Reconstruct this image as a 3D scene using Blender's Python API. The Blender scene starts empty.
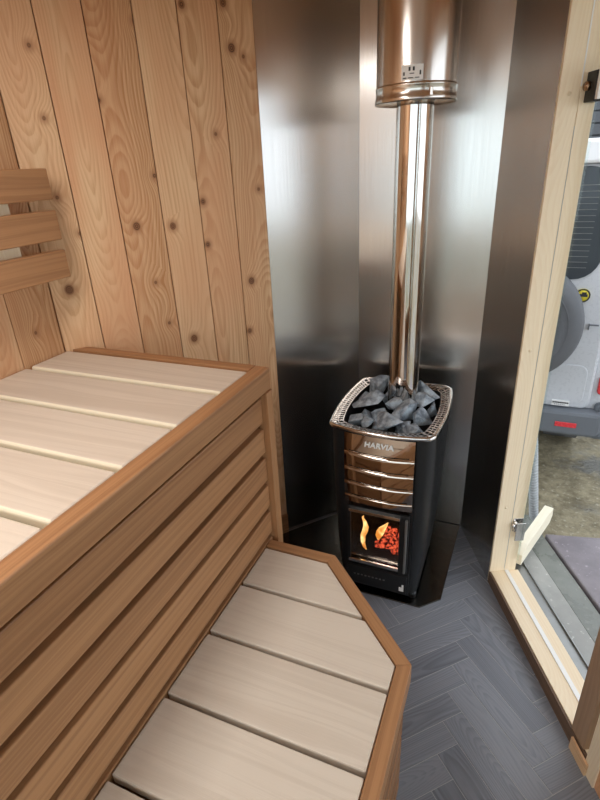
import bpy, bmesh, math, random
from mathutils import Vector, Matrix
random.seed(7)
SC = bpy.context.scene
COL = SC.collection

# ------------------------------------------------------------------ camera, sky, light, exposure
EYE = 1.513
def rot_rows(yaw, pitch, roll):
    f = Vector((math.sin(yaw)*math.cos(pitch), math.cos(yaw)*math.cos(pitch), -math.sin(pitch)))
    r = Vector((math.cos(yaw), -math.sin(yaw), 0)); up = r.cross(f)
    c, s = math.cos(roll), math.sin(roll)
    return c*r + s*up, -s*r + c*up, f
cr, cu, cf = rot_rows(math.radians(-23.7528), math.radians(24.7849), math.radians(-2.8444))
cam = bpy.data.objects.new('camera', bpy.data.cameras.new('camera'))
cam.matrix_world = Matrix(((cr.x, cu.x, -cf.x, 0), (cr.y, cu.y, -cf.y, 0), (cr.z, cu.z, -cf.z, EYE), (0, 0, 0, 1)))
cam.data.lens = 510.93*36/800
cam.data.clip_start = 0.02
COL.objects.link(cam); SC.camera = cam

world = bpy.data.worlds.new('overcast_sky'); SC.world = world; world.use_nodes = True
bg = world.node_tree.nodes['Background']
bg.inputs[0].default_value = (0.89, 0.96, 1.04, 1); bg.inputs[1].default_value = 1.6

def area(name, loc, target, sx, sy, power, color):
    l = bpy.data.lights.new(name, 'AREA'); l.shape = 'RECTANGLE'; l.size = sx; l.size_y = sy
    l.energy = power; l.color = color
    o = bpy.data.objects.new(name, l); o.location = loc
    o.rotation_euler = (Vector(target)-Vector(loc)).to_track_quat('-Z', 'Y').to_euler()
    COL.objects.link(o); return o
area('added_fill_light', (-0.80, -0.05, 2.00), (-0.80, -0.05, 0), 0.30, 1.4, 8.5, (1.0, 0.97, 0.94))  # added fill from above, out of view, lifts the interior brightness

vs = SC.view_settings
vs.view_transform = 'Standard'; vs.look = 'None'; vs.exposure = 0.48; vs.gamma = 1.0; vs.use_curve_mapping = False

# ------------------------------------------------------------------ node helpers
class G:
    def __init__(self, name):
        self.m = bpy.data.materials.new(name); self.m.use_nodes = True
        self.t = self.m.node_tree; self.b = self.t.nodes['Principled BSDF']
        self.out = self.t.nodes['Material Output']
    def n(self, ty, ins=None, **props):
        nd = self.t.nodes.new(ty)
        for k, v in props.items(): setattr(nd, k, v)
        for k, v in (ins or {}).items(): self.set(nd.inputs[k], v)
        return nd
    def set(self, sock, v):
        if isinstance(v, bpy.types.NodeSocket): self.t.links.new(v, sock)
        else: sock.default_value = v
    def math(self, op, a, b=None, c=None):
        nd = self.t.nodes.new('ShaderNodeMath'); nd.operation = op
        self.set(nd.inputs[0], a)
        if b is not None: self.set(nd.inputs[1], b)
        if c is not None: self.set(nd.inputs[2], c)
        return nd.outputs[0]
    def comb(self, x, y, z):
        return self.n('ShaderNodeCombineXYZ', {0: x, 1: y, 2: z}).outputs[0]
    def noise(self, vec, scale, detail=2.0, rough=0.5):
        return self.n('ShaderNodeTexNoise', {'Vector': vec, 'Scale': scale, 'Detail': detail, 'Roughness': rough}).outputs[0]
    def smooth(self, v, lo, hi, a=0.0, b=1.0):
        nd = self.n('ShaderNodeMapRange', {0: v, 1: lo, 2: hi, 3: a, 4: b}); nd.interpolation_type = 'SMOOTHSTEP'
        return nd.outputs[0]
    def mix(self, f, a, b, mode='MIX'):
        nd = self.t.nodes.new('ShaderNodeMix'); nd.data_type = 'RGBA'; nd.blend_type = mode
        self.set(nd.inputs[0], f); self.set(nd.inputs[6], a); self.set(nd.inputs[7], b)
        return nd.outputs[2]
    def bump(self, h, strength, dist):
        self.set(self.b.inputs['Normal'], self.n('ShaderNodeBump', {'Height': h, 'Strength': strength, 'Distance': dist}).outputs[0])
def c4(c): return (c[0], c[1], c[2], 1)

def plain(name, col, rough=0.5, metal=0.0, **kw):
    g = G(name); g.b.inputs['Base Color'].default_value = c4(col)
    g.b.inputs['Roughness'].default_value = rough; g.b.inputs['Metallic'].default_value = metal
    for k, v in kw.items(): g.b.inputs[k].default_value = v
    co = g.n('ShaderNodeTexCoord').outputs['Object']
    nz = g.noise(co, 60, 3)
    g.set(g.b.inputs['Roughness'], g.smooth(nz, 0.3, 0.7, max(0, rough-0.05), min(1, rough+0.05)))
    return g.m

def wood(name, light, dark, rough=0.45, knots=0.0, ring=60.0, contrast=1.0, spread=0.5, warp=0.03, red=None, sawn=0):
    """boards carry a UV in metres (u along the board) and a random value per board"""
    g = G(name)
    uv = g.n('ShaderNodeSeparateXYZ', {0: g.n('ShaderNodeUVMap').outputs[0]})
    u, v = uv.outputs[0], uv.outputs[1]
    rnd = g.n('ShaderNodeSeparateColor', {0: g.n('ShaderNodeAttribute', attribute_name='rnd').outputs['Color']}).outputs[0]
    seed = g.math('MULTIPLY', rnd, 47.0)
    big = g.noise(g.comb(g.math('MULTIPLY', u, 1.1), g.math('MULTIPLY', v, 9.0), seed), 1.0, 2)
    vw = g.math('ADD', v, g.math('MULTIPLY', g.math('SUBTRACT', big, 0.5), warp*4))
    kd = None
    if knots:
        vor = g.n('ShaderNodeTexVoronoi', {'Vector': g.comb(g.math('MULTIPLY', u, 4.6), g.math('MULTIPLY', v, 8.5), seed), 'Scale': 1.0, 'Randomness': 1.0})
        vor.voronoi_dimensions = '3D'
        vor2 = g.n('ShaderNodeTexVoronoi', {'Vector': g.comb(g.math('MULTIPLY', u, 6.0), g.math('MULTIPLY', v, 7.0), 0.0), 'Scale': 1.0, 'Randomness': 1.0}, voronoi_dimensions='2D')
        kd = vor2.outputs['Distance']
        cell = g.n('ShaderNodeSeparateColor', {0: vor2.outputs['Color']})
        on = g.math('GREATER_THAN', cell.outputs[0], 1.0-knots)
        kr = g.math('MULTIPLY_ADD', g.math('POWER', cell.outputs[1], 2.0), 0.075, 0.02)
        e = g.math('POWER', 2.718, g.math('MULTIPLY', g.math('MULTIPLY', kd, kd), -22.0))
        vw = g.math('ADD', vw, g.math('MULTIPLY', g.math('MULTIPLY', e, on), 0.022))
    if sawn:                                   # growth rings of a plain sawn softwood board
        off = g.math('MULTIPLY', g.math('SUBTRACT', g.math('FRACT', g.math('MULTIPLY', rnd, 13.7)), 0.5), 0.11)
        hh = g.math('MULTIPLY', g.smooth(g.noise(g.comb(g.math('MULTIPLY', u, 0.8), 0.0, seed), 1.0, 2), 0.3, 0.7, -0.02, 0.10), 1.0)
        vo = g.math('ADD', vw, off)
        rr = g.math('SQRT', g.math('ADD', g.math('MULTIPLY', vo, vo), g.math('ADD', g.math('MULTIPLY', hh, hh), 0.0001)))
        wob = g.noise(g.comb(g.math('MULTIPLY', u, 5.0), g.math('MULTIPLY', v, 25.0), seed), 1.0, 2)
        wide = g.noise(g.comb(0.0, g.math('MULTIPLY', rr, 30.0), seed), 1.0, 1)
        tt = g.math('FRACT', g.math('ADD', g.math('MULTIPLY', rr, sawn), g.math('ADD', g.math('MULTIPLY', wob, 0.9), g.math('MULTIPLY', wide, 2.0))))
        rg = g.math('MULTIPLY', g.smooth(tt, 0.15, 0.86), g.smooth(tt, 0.88, 1.0, 1.0, 0.0))
    else:
        rg = g.noise(g.comb(g.math('MULTIPLY', u, 0.9), g.math('MULTIPLY', vw, ring), seed), 1.0, 3, 0.6)
        rg = g.smooth(rg, 0.34, 0.68)
    fine = g.noise(g.comb(g.math('MULTIPLY', u, 9.0), g.math('MULTIPLY', v, 420.0), seed), 1.0, 2)
    strk = g.smooth(g.noise(g.comb(g.math('MULTIPLY', u, 1.6), g.math('MULTIPLY', vw, 130.0), seed), 1.0, 3, 0.6), 0.3, 0.7)
    if sawn: rg = g.math('ADD', g.math('MULTIPLY', rg, 0.6), g.math('MULTIPLY', strk, 0.55))
    f = g.math('ADD', g.math('MULTIPLY', rg, 0.75*contrast), g.math('MULTIPLY', g.math('SUBTRACT', fine, 0.5), 0.5*contrast))
    f = g.math('ADD', f, g.math('MULTIPLY', g.math('SUBTRACT', rnd, 0.5), spread))
    f = g.n('ShaderNodeClamp', {0: f}).outputs[0]
    colr = g.mix(f, c4(light), c4(dark))
    if red:
        rb = g.math('FRACT', g.math('MULTIPLY', rnd, 7.31))
        blot = g.noise(g.comb(g.math('MULTIPLY', u, 1.6), g.math('MULTIPLY', v, 7.0), seed), 1.0, 2)
        colr = g.mix(g.math('MULTIPLY', g.math('MULTIPLY', rb, 0.9), g.smooth(blot, 0.3, 0.65)), colr, c4(red))
    if knots:
        m1 = g.math('MULTIPLY', g.smooth(g.math('SUBTRACT', kd, kr), -0.012, 0.03, 1.0, 0.0), on)
        core = g.math('SINE', g.math('MULTIPLY', kd, 190.0))
        kc = g.mix(g.smooth(core, -0.6, 0.9), (0.05, 0.018, 0.008, 1), (0.26, 0.10, 0.035, 1))
        halo = g.math('MULTIPLY', g.smooth(g.math('SUBTRACT', kd, kr), 0.0, 0.13, 0.7, 0.0), on)
        colr = g.mix(halo, colr, (0.40, 0.19, 0.085, 1))
        colr = g.mix(g.math('MULTIPLY', m1, 0.85), colr, kc)
    g.set(g.b.inputs['Base Color'], colr)
    g.b.inputs['Roughness'].default_value = rough
    g.b.inputs['Specular IOR Level'].default_value = 0.35
    g.bump(g.math('ADD', fine, rg), 0.12, 0.002)
    return g.m

def brushed(name, col, rough, aniso=0.0):
    """sheet steel brushed upwards: reflections are thrown sideways across the grain"""
    g = G(name)
    co = g.n('ShaderNodeSeparateXYZ', {0: g.n('ShaderNodeTexCoord').outputs['Object']})
    h = g.math('ADD', co.outputs[0], g.math('MULTIPLY', co.outputs[1], 0.73))
    s1 = g.noise(g.comb(g.math('MULTIPLY', h, 420.0), 0.0, g.math('MULTIPLY', co.outputs[2], 3.0)), 1.0, 2)
    g.set(g.b.inputs['Base Color'], g.mix(g.smooth(s1, 0.3, 0.7), c4([x*0.92 for x in col]), c4(col)))
    g.b.inputs['Metallic'].default_value = 1.0
    g.b.inputs['Roughness'].default_value = rough
    if aniso:
        g.b.inputs['Anisotropic'].default_value = aniso
        g.set(g.b.inputs['Tangent'], g.n('ShaderNodeTangent', direction_type='UV_MAP').outputs[0])
    return g.m

M = {}
M['larch'] = wood('larch_boards', (0.77, 0.53, 0.31), (0.47, 0.22, 0.09), 0.5, knots=0.48, contrast=0.88, spread=0.8, warp=0.006, red=(0.66, 0.33, 0.17), sawn=150)
M['seat'] = wood('pale_seat_boards', (0.73, 0.635, 0.53), (0.58, 0.48, 0.385), 0.5, ring=55, contrast=0.7, spread=0.5)
M['thermo'] = wood('brown_heat_treated_boards', (0.44, 0.225, 0.103), (0.235, 0.105, 0.045), 0.45, ring=90, contrast=0.75, spread=0.5, warp=0.012)
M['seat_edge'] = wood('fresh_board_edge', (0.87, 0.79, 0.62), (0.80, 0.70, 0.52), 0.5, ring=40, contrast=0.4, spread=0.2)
M['jamb_brown'] = wood('aged_brown_pine', (0.40, 0.265, 0.165), (0.28, 0.17, 0.10), 0.5, contrast=0.6, spread=0.2, warp=0.004, sawn=120)
M['sill_face'] = wood('dark_sill_face', (0.20, 0.125, 0.08), (0.09, 0.055, 0.035), 0.6, ring=90, contrast=1.0)
M['pine'] = wood('pale_pine', (0.88, 0.745, 0.54), (0.76, 0.58, 0.37), 0.45, contrast=0.5, spread=0.2, warp=0.004, sawn=140)
M['block'] = wood('cream_pine', (0.92, 0.84, 0.66), (0.86, 0.74, 0.52), 0.5, ring=60, contrast=0.5, spread=0.2, warp=0.01)
M['vinyl'] = wood('grey_vinyl_planks', (0.250, 0.268, 0.305), (0.090, 0.098, 0.122), 0.36, contrast=0.62, spread=0.5, warp=0.01, sawn=190)
M['seam'] = plain('vinyl_seam', (0.38, 0.39, 0.41), 0.6)
M['steel'] = brushed('brushed_sheet_steel', (0.70, 0.685, 0.66), 0.25, 0.8)
M['flue'] = brushed('polished_pipe_steel', (0.76, 0.72, 0.68), 0.07)
M['duct'] = brushed('satin_chimney_steel', (0.70, 0.65, 0.60), 0.20)
M['chrome'] = plain('polished_steel', (0.72, 0.69, 0.66), 0.14, 1.0)
M['mirror'] = plain('mirror_steel', (0.62, 0.54, 0.47), 0.06, 1.0)
M['plate'] = plain('dark_polished_plate', (0.16, 0.16, 0.15), 0.2, 1.0)
M['dull_metal'] = plain('dull_grey_metal', (0.30, 0.30, 0.29), 0.4, 0.8)
M['black'] = plain('black_stove_paint', (0.010, 0.011, 0.012), 0.42)
M['black_matte'] = plain('black_matte', (0.012, 0.012, 0.012), 0.7)
M['white'] = plain('white_plastic', (0.85, 0.85, 0.83), 0.4)
M['ink'] = plain('dark_ink', (0.03, 0.03, 0.03), 0.6)
M['brass'] = plain('bronze_screw', (0.42, 0.27, 0.17), 0.3, 1.0)
M['rubber'] = plain('tyre_rubber', (0.12, 0.125, 0.135), 0.75)
M['bumper'] = plain('grey_bumper_plastic', (0.15, 0.165, 0.185), 0.6)
M['paint'] = plain('silver_white_paint', (0.60, 0.62, 0.65), 0.3)
M['roofpaint'] = plain('white_roof_paint', (0.92, 0.93, 0.94), 0.35)
M['reflector'] = plain('red_reflector', (0.75, 0.06, 0.07), 0.25)
M['yellow'] = plain('yellow_sticker', (0.75, 0.62, 0.04), 0.5)
M['hose'] = plain('grey_ribbed_plastic', (0.42, 0.44, 0.45), 0.45)
M['slats'] = plain('dark_grey_cladding', (0.075, 0.08, 0.088), 0.6)
M['dark_wood'] = wood('dark_rear_boards', (0.34, 0.19, 0.10), (0.20, 0.10, 0.05), 0.5, ring=42, contrast=0.8, spread=0.5)

def glassy(name, tint, refl):
    g = G(name); g.t.nodes.remove(g.b)
    tr = g.n('ShaderNodeBsdfTransparent', {0: c4(tint)}); gl = g.n('ShaderNodeBsdfGlossy', {0: (1, 1, 1, 1), 'Roughness': 0.02})
    fr = g.n('ShaderNodeFresnel', {0: 1.45})
    mx = g.n('ShaderNodeMixShader', {0: g.math('MULTIPLY', fr.outputs[0], refl), 1: tr.outputs[0], 2: gl.outputs[0]})
    g.set(g.out.inputs[0], mx.outputs[0]); return g.m
M['glass'] = glassy('clear_glass', (0.93, 0.96, 0.95), 0.8)
M['stove_glass'] = glassy('smoked_stove_glass', (0.80, 0.74, 0.68), 0.6)
M['car_glass'] = plain('dark_car_glass', (0.05, 0.06, 0.07), 0.06)

def rock_mat():
    g = G('grey_sauna_rock'); co = g.n('ShaderNodeTexCoord').outputs['Object']
    a = g.noise(co, 26, 4, 0.6); b = g.noise(co, 230, 3, 0.75)
    base = g.mix(g.smooth(a, 0.32, 0.68), (0.14, 0.165, 0.20, 1), (0.52, 0.60, 0.67, 1))
    base = g.mix(g.smooth(b, 0.60, 0.74), base, (0.42, 0.45, 0.47, 1))
    base = g.mix(g.smooth(b, 0.40, 0.28), base, (0.02, 0.025, 0.03, 1))
    g.set(g.b.inputs['Base Color'], base); g.b.inputs['Roughness'].default_value = 0.6
    g.bump(g.math('ADD', b, a), 0.5, 0.004); return g.m
M['rock'] = rock_mat()
def ground_mat():
    g = G('wet_earth_yard'); co = g.n('ShaderNodeTexCoord').outputs['Object']
    a = g.noise(co, 1.6, 5, 0.65); b = g.noise(co, 34, 4, 0.7); d = g.noise(co, 7, 6, 0.75)
    base = g.mix(g.smooth(d, 0.3, 0.7), (0.13, 0.105, 0.06, 1), (0.36, 0.31, 0.20, 1))
    base = g.mix(g.smooth(b, 0.55, 0.75), base, (0.48, 0.45, 0.35, 1))
    base = g.mix(g.smooth(a, 0.50, 0.62), base, (0.15, 0.145, 0.125, 1))
    g.set(g.b.inputs['Base Color'], base)
    g.set(g.b.inputs['Roughness'], g.smooth(a, 0.45, 0.6, 0.75, 0.22))
    g.bump(g.math('ADD', g.math('MULTIPLY', b, 0.6), d), 0.6, 0.02); return g.m
M['ground'] = ground_mat()
def slab_mat(name, c1, c2, rough):
    g = G(name); co = g.n('ShaderNodeTexCoord').outputs['Object']
    a = g.noise(co, 5, 5, 0.65); b = g.noise(co, 55, 3, 0.6)
    base = g.mix(g.smooth(a, 0.3, 0.7), c4(c1), c4(c2)); base = g.mix(g.smooth(b, 0.62, 0.75), base, c4([min(1, x*1.6) for x in c2]))
    g.set(g.b.inputs['Base Color'], base); g.set(g.b.inputs['Roughness'], g.smooth(a, 0.3, 0.7, rough-0.12, rough+0.12))
    g.bump(b, 0.2, 0.003); return g.m
M['slab'] = slab_mat('purple_grey_slate', (0.17, 0.148, 0.165), (0.27, 0.24, 0.258), 0.4)
M['step'] = slab_mat('wet_green_grey_stone', (0.155, 0.165, 0.145), (0.24, 0.25, 0.225), 0.3)
M['pale_stone'] = slab_mat('pale_stone_edge', (0.30, 0.30, 0.28), (0.42, 0.42, 0.39), 0.4)
def fire_mat(name, c1, c2, strength, ns, lo):
    g = G(name); g.t.nodes.remove(g.b)
    co = g.n('ShaderNodeTexCoord').outputs['Object']
    a = g.noise(co, ns, 2, 0.5)
    em = g.n('ShaderNodeEmission', {0: g.mix(g.smooth(a, 0.35, 0.65), c4(c1), c4(c2)), 1: g.smooth(a, 0.36, 0.62, strength*lo, strength)})
    g.set(g.out.inputs[0], em.outputs[0]); return g.m
M['flame'] = fire_mat('flame', (1.0, 0.40, 0.07), (1.0, 0.78, 0.38), 2.4, 22, 0.45)
M['ember'] = fire_mat('ember', (0.5, 0.012, 0.005), (1.0, 0.17, 0.08), 1.25, 95, 0.0)
M['fill_light'] = (lambda g: (g.b.inputs['Emission Color'].__setattr__('default_value', (1, 0.93, 0.84, 1)), g.b.inputs['Emission Strength'].__setattr__('default_value', 1.5), g.m)[2])(G('fill_diffuser'))  # glow for the added ceiling fill panel

# ------------------------------------------------------------------ mesh helpers
class MB:
    def __init__(self):
        self.bm = bmesh.new(); self.uv = self.bm.loops.layers.uv.new('UVMap')
        self.cl = self.bm.loops.layers.float_color.new('rnd')
    def take(self, tb, uvfn, rnd, mi=0, smooth=False):
        mp = {}
        for v in tb.verts: mp[v] = self.bm.verts.new(v.co)
        for f in tb.faces:
            try: nf = self.bm.faces.new([mp[v] for v in f.verts])
            except ValueError: continue
            nf.material_index = mi; nf.smooth = smooth
            for lp in nf.loops:
                lp[self.uv].uv = uvfn(lp.vert.co); lp[self.cl] = (rnd, rnd, rnd, 1)
        tb.free()
    def box(self, lo, hi, bevel=0.0, rnd=None, axis=0, mi=0, mat=None, seg=2):
        """axis = 0/1/2: which local axis the grain runs along; mat places the box"""
        rnd = random.random() if rnd is None else rnd
        tb = bmesh.new(); bmesh.ops.create_cube(tb, size=1.0)
        lo, hi = Vector(lo), Vector(hi); c = (lo+hi)/2; d = hi-lo
        for v in tb.verts: v.co = Vector((v.co.x*d.x, v.co.y*d.y, v.co.z*d.z)) + c
        if bevel: bmesh.ops.bevel(tb, geom=tb.edges[:], offset=bevel, segments=seg, profile=0.5, affect='EDGES')
        o1, o2 = [k for k in (0, 1, 2) if k != axis]
        if mat is not None:
            inv = mat.inverted(); tb.transform(mat)
            fn = lambda co: ((inv@co)[axis] + rnd*9.7, (inv@co)[o1] + (inv@co)[o2] - c[o1] - c[o2])
        else:
            fn = lambda co: (co[axis] + rnd*9.7, co[o1] + co[o2] - c[o1] - c[o2])
        self.take(tb, fn, rnd, mi); return self
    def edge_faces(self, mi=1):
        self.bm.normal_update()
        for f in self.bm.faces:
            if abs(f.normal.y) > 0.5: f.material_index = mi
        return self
    def prism(self, poly, z0, z1, bevel=0.0, rnd=None, dirv=(1, 0), mi=0, mat=None):
        rnd = random.random() if rnd is None else rnd
        tb = bmesh.new()
        a = [tb.verts.new((p[0], p[1], z0)) for p in poly]; b = [tb.verts.new((p[0], p[1], z1)) for p in poly]
        tb.faces.new(a[::-1]); tb.faces.new(b)
        for i in range(len(poly)):
            j = (i+1) % len(poly); tb.faces.new((a[i], a[j], b[j], b[i]))
        bmesh.ops.recalc_face_normals(tb, faces=tb.faces[:])
        if bevel: bmesh.ops.bevel(tb, geom=tb.edges[:], offset=bevel, segments=2, profile=0.5, affect='EDGES')
        L = math.hypot(*dirv); dx, dy = dirv[0]/L, dirv[1]/L
        if mat is not None:
            inv = mat.inverted(); tb.transform(mat)
        else: inv = Matrix()
        def fn(co):
            p = inv@co; return (p.x*dx+p.y*dy+rnd*9.7, -p.x*dy+p.y*dx+p.z+rnd*5.3)
        self.take(tb, fn, rnd, mi); return self
    def cyl(self, p0, p1, r0, r1=None, seg=24, caps=True, mi=0, smooth=True):
        p0, p1 = Vector(p0), Vector(p1); r1 = r0 if r1 is None else r1
        q = (p1-p0).to_track_quat('Z', 'Y').to_matrix()
        tb = bmesh.new(); ra, rb = [], []
        for i in range(seg):
            a = 2*math.pi*i/seg; d = q@Vector((math.cos(a), math.sin(a), 0))
            ra.append(tb.verts.new(p0+d*r0)); rb.append(tb.verts.new(p1+d*r1))
        for i in range(seg):
            j = (i+1) % seg; tb.faces.new((ra[i], ra[j], rb[j], rb[i]))
        if caps: tb.faces.new(ra[::-1]); tb.faces.new(rb)
        self.take(tb, lambda co: (co.z, co.x+co.y), 0.5, mi, smooth); return self
    def lathe(self, prof, c, seg=48, axis='Z', mi=0):
        """prof: (radius, height) pairs"""
        tb = bmesh.new(); rings = []
        for r, h in prof:
            ring = []
            for i in range(seg):
                a = 2*math.pi*i/seg; x, y = r*math.cos(a), r*math.sin(a)
                p = Vector((x, y, h)) if axis == 'Z' else Vector((x, h, y))
                ring.append(tb.verts.new(p+Vector(c)))
            rings.append(ring)
        for A, B in zip(rings, rings[1:]):
            for i in range(seg):
                j = (i+1) % seg; tb.faces.new((A[i], A[j], B[j], B[i]))
        bmesh.ops.recalc_face_normals(tb, faces=tb.faces[:])
        self.take(tb, lambda co: (co.z, co.x), 0.5, mi, True); return self
    def grid(self, pts, mi=0, smooth=True, close_u=False):
        """pts[i][j] -> a sheet"""
        tb = bmesh.new(); V = [[tb.verts.new(p) for p in row] for row in pts]
        n = len(V); m = len(V[0])
        for i in range(n if close_u else n-1):
            for j in range(m-1):
                a = V[i]; b = V[(i+1) % n]; tb.faces.new((a[j], b[j], b[j+1], a[j+1]))
        bmesh.ops.recalc_face_normals(tb, faces=tb.faces[:])
        self.take(tb, lambda co: (co.z, co.x), 0.5, mi, smooth); return self
    def clip(self, co, no):
        geom = self.bm.verts[:]+self.bm.edges[:]+self.bm.faces[:]
        bmesh.ops.bisect_plane(self.bm, geom=geom, plane_co=co, plane_no=no, clear_outer=True)
        return self
    def build(self, name, mats, parent=None, autosmooth=False):
        me = bpy.data.meshes.new(name); self.bm.to_mesh(me); self.bm.free()
        for m in (mats if isinstance(mats, (list, tuple)) else [mats]): me.materials.append(m)
        o = bpy.data.objects.new(name, me); COL.objects.link(o)
        if parent:
            o.parent = parent; bpy.context.view_layer.update(); o.matrix_parent_inverse = parent.matrix_world.inverted()
        return o
def tag(o, label, cat, group=None, kind=None):
    o['label'] = label; o['category'] = cat
    if group: o['group'] = group
    if kind: o['kind'] = kind
    return o
def thing(name, label, cat, loc=(0, 0, 0), group=None):
    o = bpy.data.objects.new(name, None); o.location = loc; o.empty_display_size = 0.05; COL.objects.link(o)
    return tag(o, label, cat, group)
def struct(o, label=None, cat=None):
    o['kind'] = 'structure'
    if label: o['label'] = label
    if cat: o['category'] = cat
    return o
def smooth_mod(o, w, seg=3):
    b = o.modifiers.new('bevel', 'BEVEL'); b.width = w; b.segments = seg; b.limit_method = 'ANGLE'; b.angle_limit = math.radians(40)
    for p in o.data.polygons: p.use_smooth = True
    return o

# ------------------------------------------------------------------ plan of the room
CEIL = 2.06
LX = -1.30                                   # left wall
CA = Vector((-1.30, 1.125, 0)); CB = Vector((-0.58, 1.955, 0))      # slanting wall, wood then steel
T2 = (CB-CA).normalized(); N2 = Vector((T2.y, -T2.x, 0))            # N2 points into the room
BY = 1.96                                    # steel wall behind the stove
W0 = Vector((-0.105, 1.96, 0)); U = Vector((0.4226, -0.9063, 0)); NO = Vector((0.9063, 0.4226, 0))   # door wall, NO points outside
RY = -1.05                                   # rear wall
S_END = (BY-RY)/0.9063
MW2 = Matrix(((T2.x, -N2.x, 0, CA.x), (T2.y, -N2.y, 0, CA.y), (0, 0, 1, 0), (0, 0, 0, 1)))     # local x along wall, y outwards
MD = Matrix(((U.x, NO.x, 0, W0.x), (U.y, NO.y, 0, W0.y), (0, 0, 1, 0), (0, 0, 0, 1)))         # s, off, z
def DP(s, off, z): return MD@Vector((s, off, z))

# floor: herringbone planks
L_, w_ = 0.345, 0.0702
ROOM = [(LX, RY), (LX, CA.y), (CB.x, CB.y), (W0.x, W0.y), (W0.x+U.x*S_END, RY)]
f = MB()
X0, Y0 = 0.003-0.7071*L_, 1.183-0.7071*L_
g_ = 0.0013
ca = math.sqrt(0.5)
MF = Matrix(((ca, -ca, 0, X0), (ca, ca, 0, Y0), (0, 0, 1, 0), (0, 0, 0, 1)))
for j in range(-6, 8):
    for k in range(-60, 60):
        for kind in (0, 1):
            if kind == 0: lo = (k*w_+j*L_, k*w_-j*L_); sz = (L_, w_)
            else: lo = (k*w_+j*L_, (k+1)*w_-j*L_); sz = (w_, L_)
            c = MF@Vector((lo[0]+sz[0]/2, lo[1]+sz[1]/2, 0))
            if not (LX-0.2 < c.x < 1.5 and RY-0.2 < c.y < 2.15): continue
            f.box((lo[0]+g_, lo[1]+g_, -0.004), (lo[0]+sz[0]-g_, lo[1]+sz[1]-g_, 0.0), axis=kind, mat=MF)
f.box((LX-0.3, RY-0.3, -0.02), (1.6, 2.2, -0.0008), mi=1)
f.clip(CA-N2*0.02, -N2); f.clip(Vector((LX, 0, 0)), Vector((-1, 0, 0))); f.clip(Vector((0, BY, 0)), Vector((0, 1, 0)))
f.clip(W0, NO); f.clip(Vector((0, RY, 0)), Vector((0, -1, 0)))
struct(f.build('floor', [M['vinyl'], M['seam']]))

# ceiling
c = MB()
for i in range(26):
    x = -1.6+i*0.12
    c.box((x+0.002, RY-0.05, CEIL), (x+0.118, 2.05, CEIL+0.02), axis=1, bevel=0.002)
struct(c.build('ceiling', M['larch']))

# left wall boards
w = MB(); y = 1.125; hold = [0.155, 0.14, 0.135, 0.15]
i = 0
while y > RY:
    d = hold[i % 4]; i += 1
    w.box((LX-0.02, y-d+0.0012, 0), (LX, y-0.0012, CEIL), axis=2, bevel=0.0018)
    y -= d
w.box((LX-0.04, RY, 0), (LX-0.021, 1.19, CEIL), axis=2)
struct(w.build('wall_left', M['larch']))

# slanting wood wall
w = MB(); bs = [0.0, 0.1195, 0.240, 0.369, 0.493, 0.612, 0.724]
for a, b, rr in zip(bs, bs[1:], (0.34, 0.26, 0.87, 0.22, 0.50, 0.60)):
    w.box((a+0.0012, 0, 0), (b-0.0012, 0.02, CEIL), axis=2, bevel=0.0018, rnd=rr, mat=MW2)
w.box((-0.03, 0.021, 0), (0.724, 0.04, CEIL), axis=2, mat=MW2)
struct(w.build('wall_slanting', M['larch']))
t = MB(); t.box((0.10, -0.012, 0), (0.722, 0, 0.10), axis=0, bevel=0.002, mat=MW2)
struct(t.build('baseboard_slanting', M['thermo']))

# steel cladding round the stove
s = MB(); s.box((0.7245, 0.004, 0), ((CB-CA).length, 0.02, CEIL), mat=MW2)
struct(s.build('wall_steel_left', M['steel']))
s = MB(); s.box((CB.x-0.005, BY, 0), (W0.x+0.005, BY+0.02, CEIL)); 
struct(s.build('wall_steel_back', M['steel']))
s = MB(); s.box((0.0, 0.0, 0), (0.3250, 0.004, CEIL), mat=MD).box((0.0, 0.004, 0), (0.300, 0.045, CEIL), mat=MD)
struct(s.build('wall_steel_right', M['steel']))

# door wall beyond the doorway: sidelight window, boards
def dwall(s0, s1, z0, z1, m):
    w = MB(); s = s0
    while s < s1-0.001:
        e = min(s1, s+0.13); w.box((s+0.001, 0.0, z0), (e-0.001, 0.02, z1), axis=2, bevel=0.0015, mat=MD); s = e
    w.box((s0, 0.021, z0), (s1, 0.04, z1), mat=MD)
    return w
H1 = 1.85
w = dwall(0.334, 1.02, H1+0.075, CEIL, None); struct(w.build('wall_over_door', M['larch']))
w = dwall(2.45, S_END, 0, CEIL, None)
struct(w.build('wall_right', M['larch']))
w = dwall(1.06, 2.45, 0, 0.30, None); struct(w.build('wall_under_window', M['larch']))
w = dwall(1.06, 2.45, 1.90, CEIL, None); struct(w.build('wall_over_window', M['larch']))
w = MB()
w.box((1.02, -0.005, 0), (1.065, 0.05, CEIL), axis=2, mat=MD).box((2.40, -0.005, 0.30), (2.45, 0.05, 1.9), axis=2, mat=MD)
w.box((1.065, -0.005, 0.30), (2.40, 0.05, 0.36), axis=0, mat=MD).box((1.065, -0.005, 1.84), (2.40, 0.05, 1.9), axis=0, mat=MD)
win = struct(w.build('window_1', M['pine']))
p = MB(); p.box((1.065, 0.015, 0.36), (2.40, 0.022, 1.84), mat=MD); p.build('window_pane', M['glass'], win)

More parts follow.
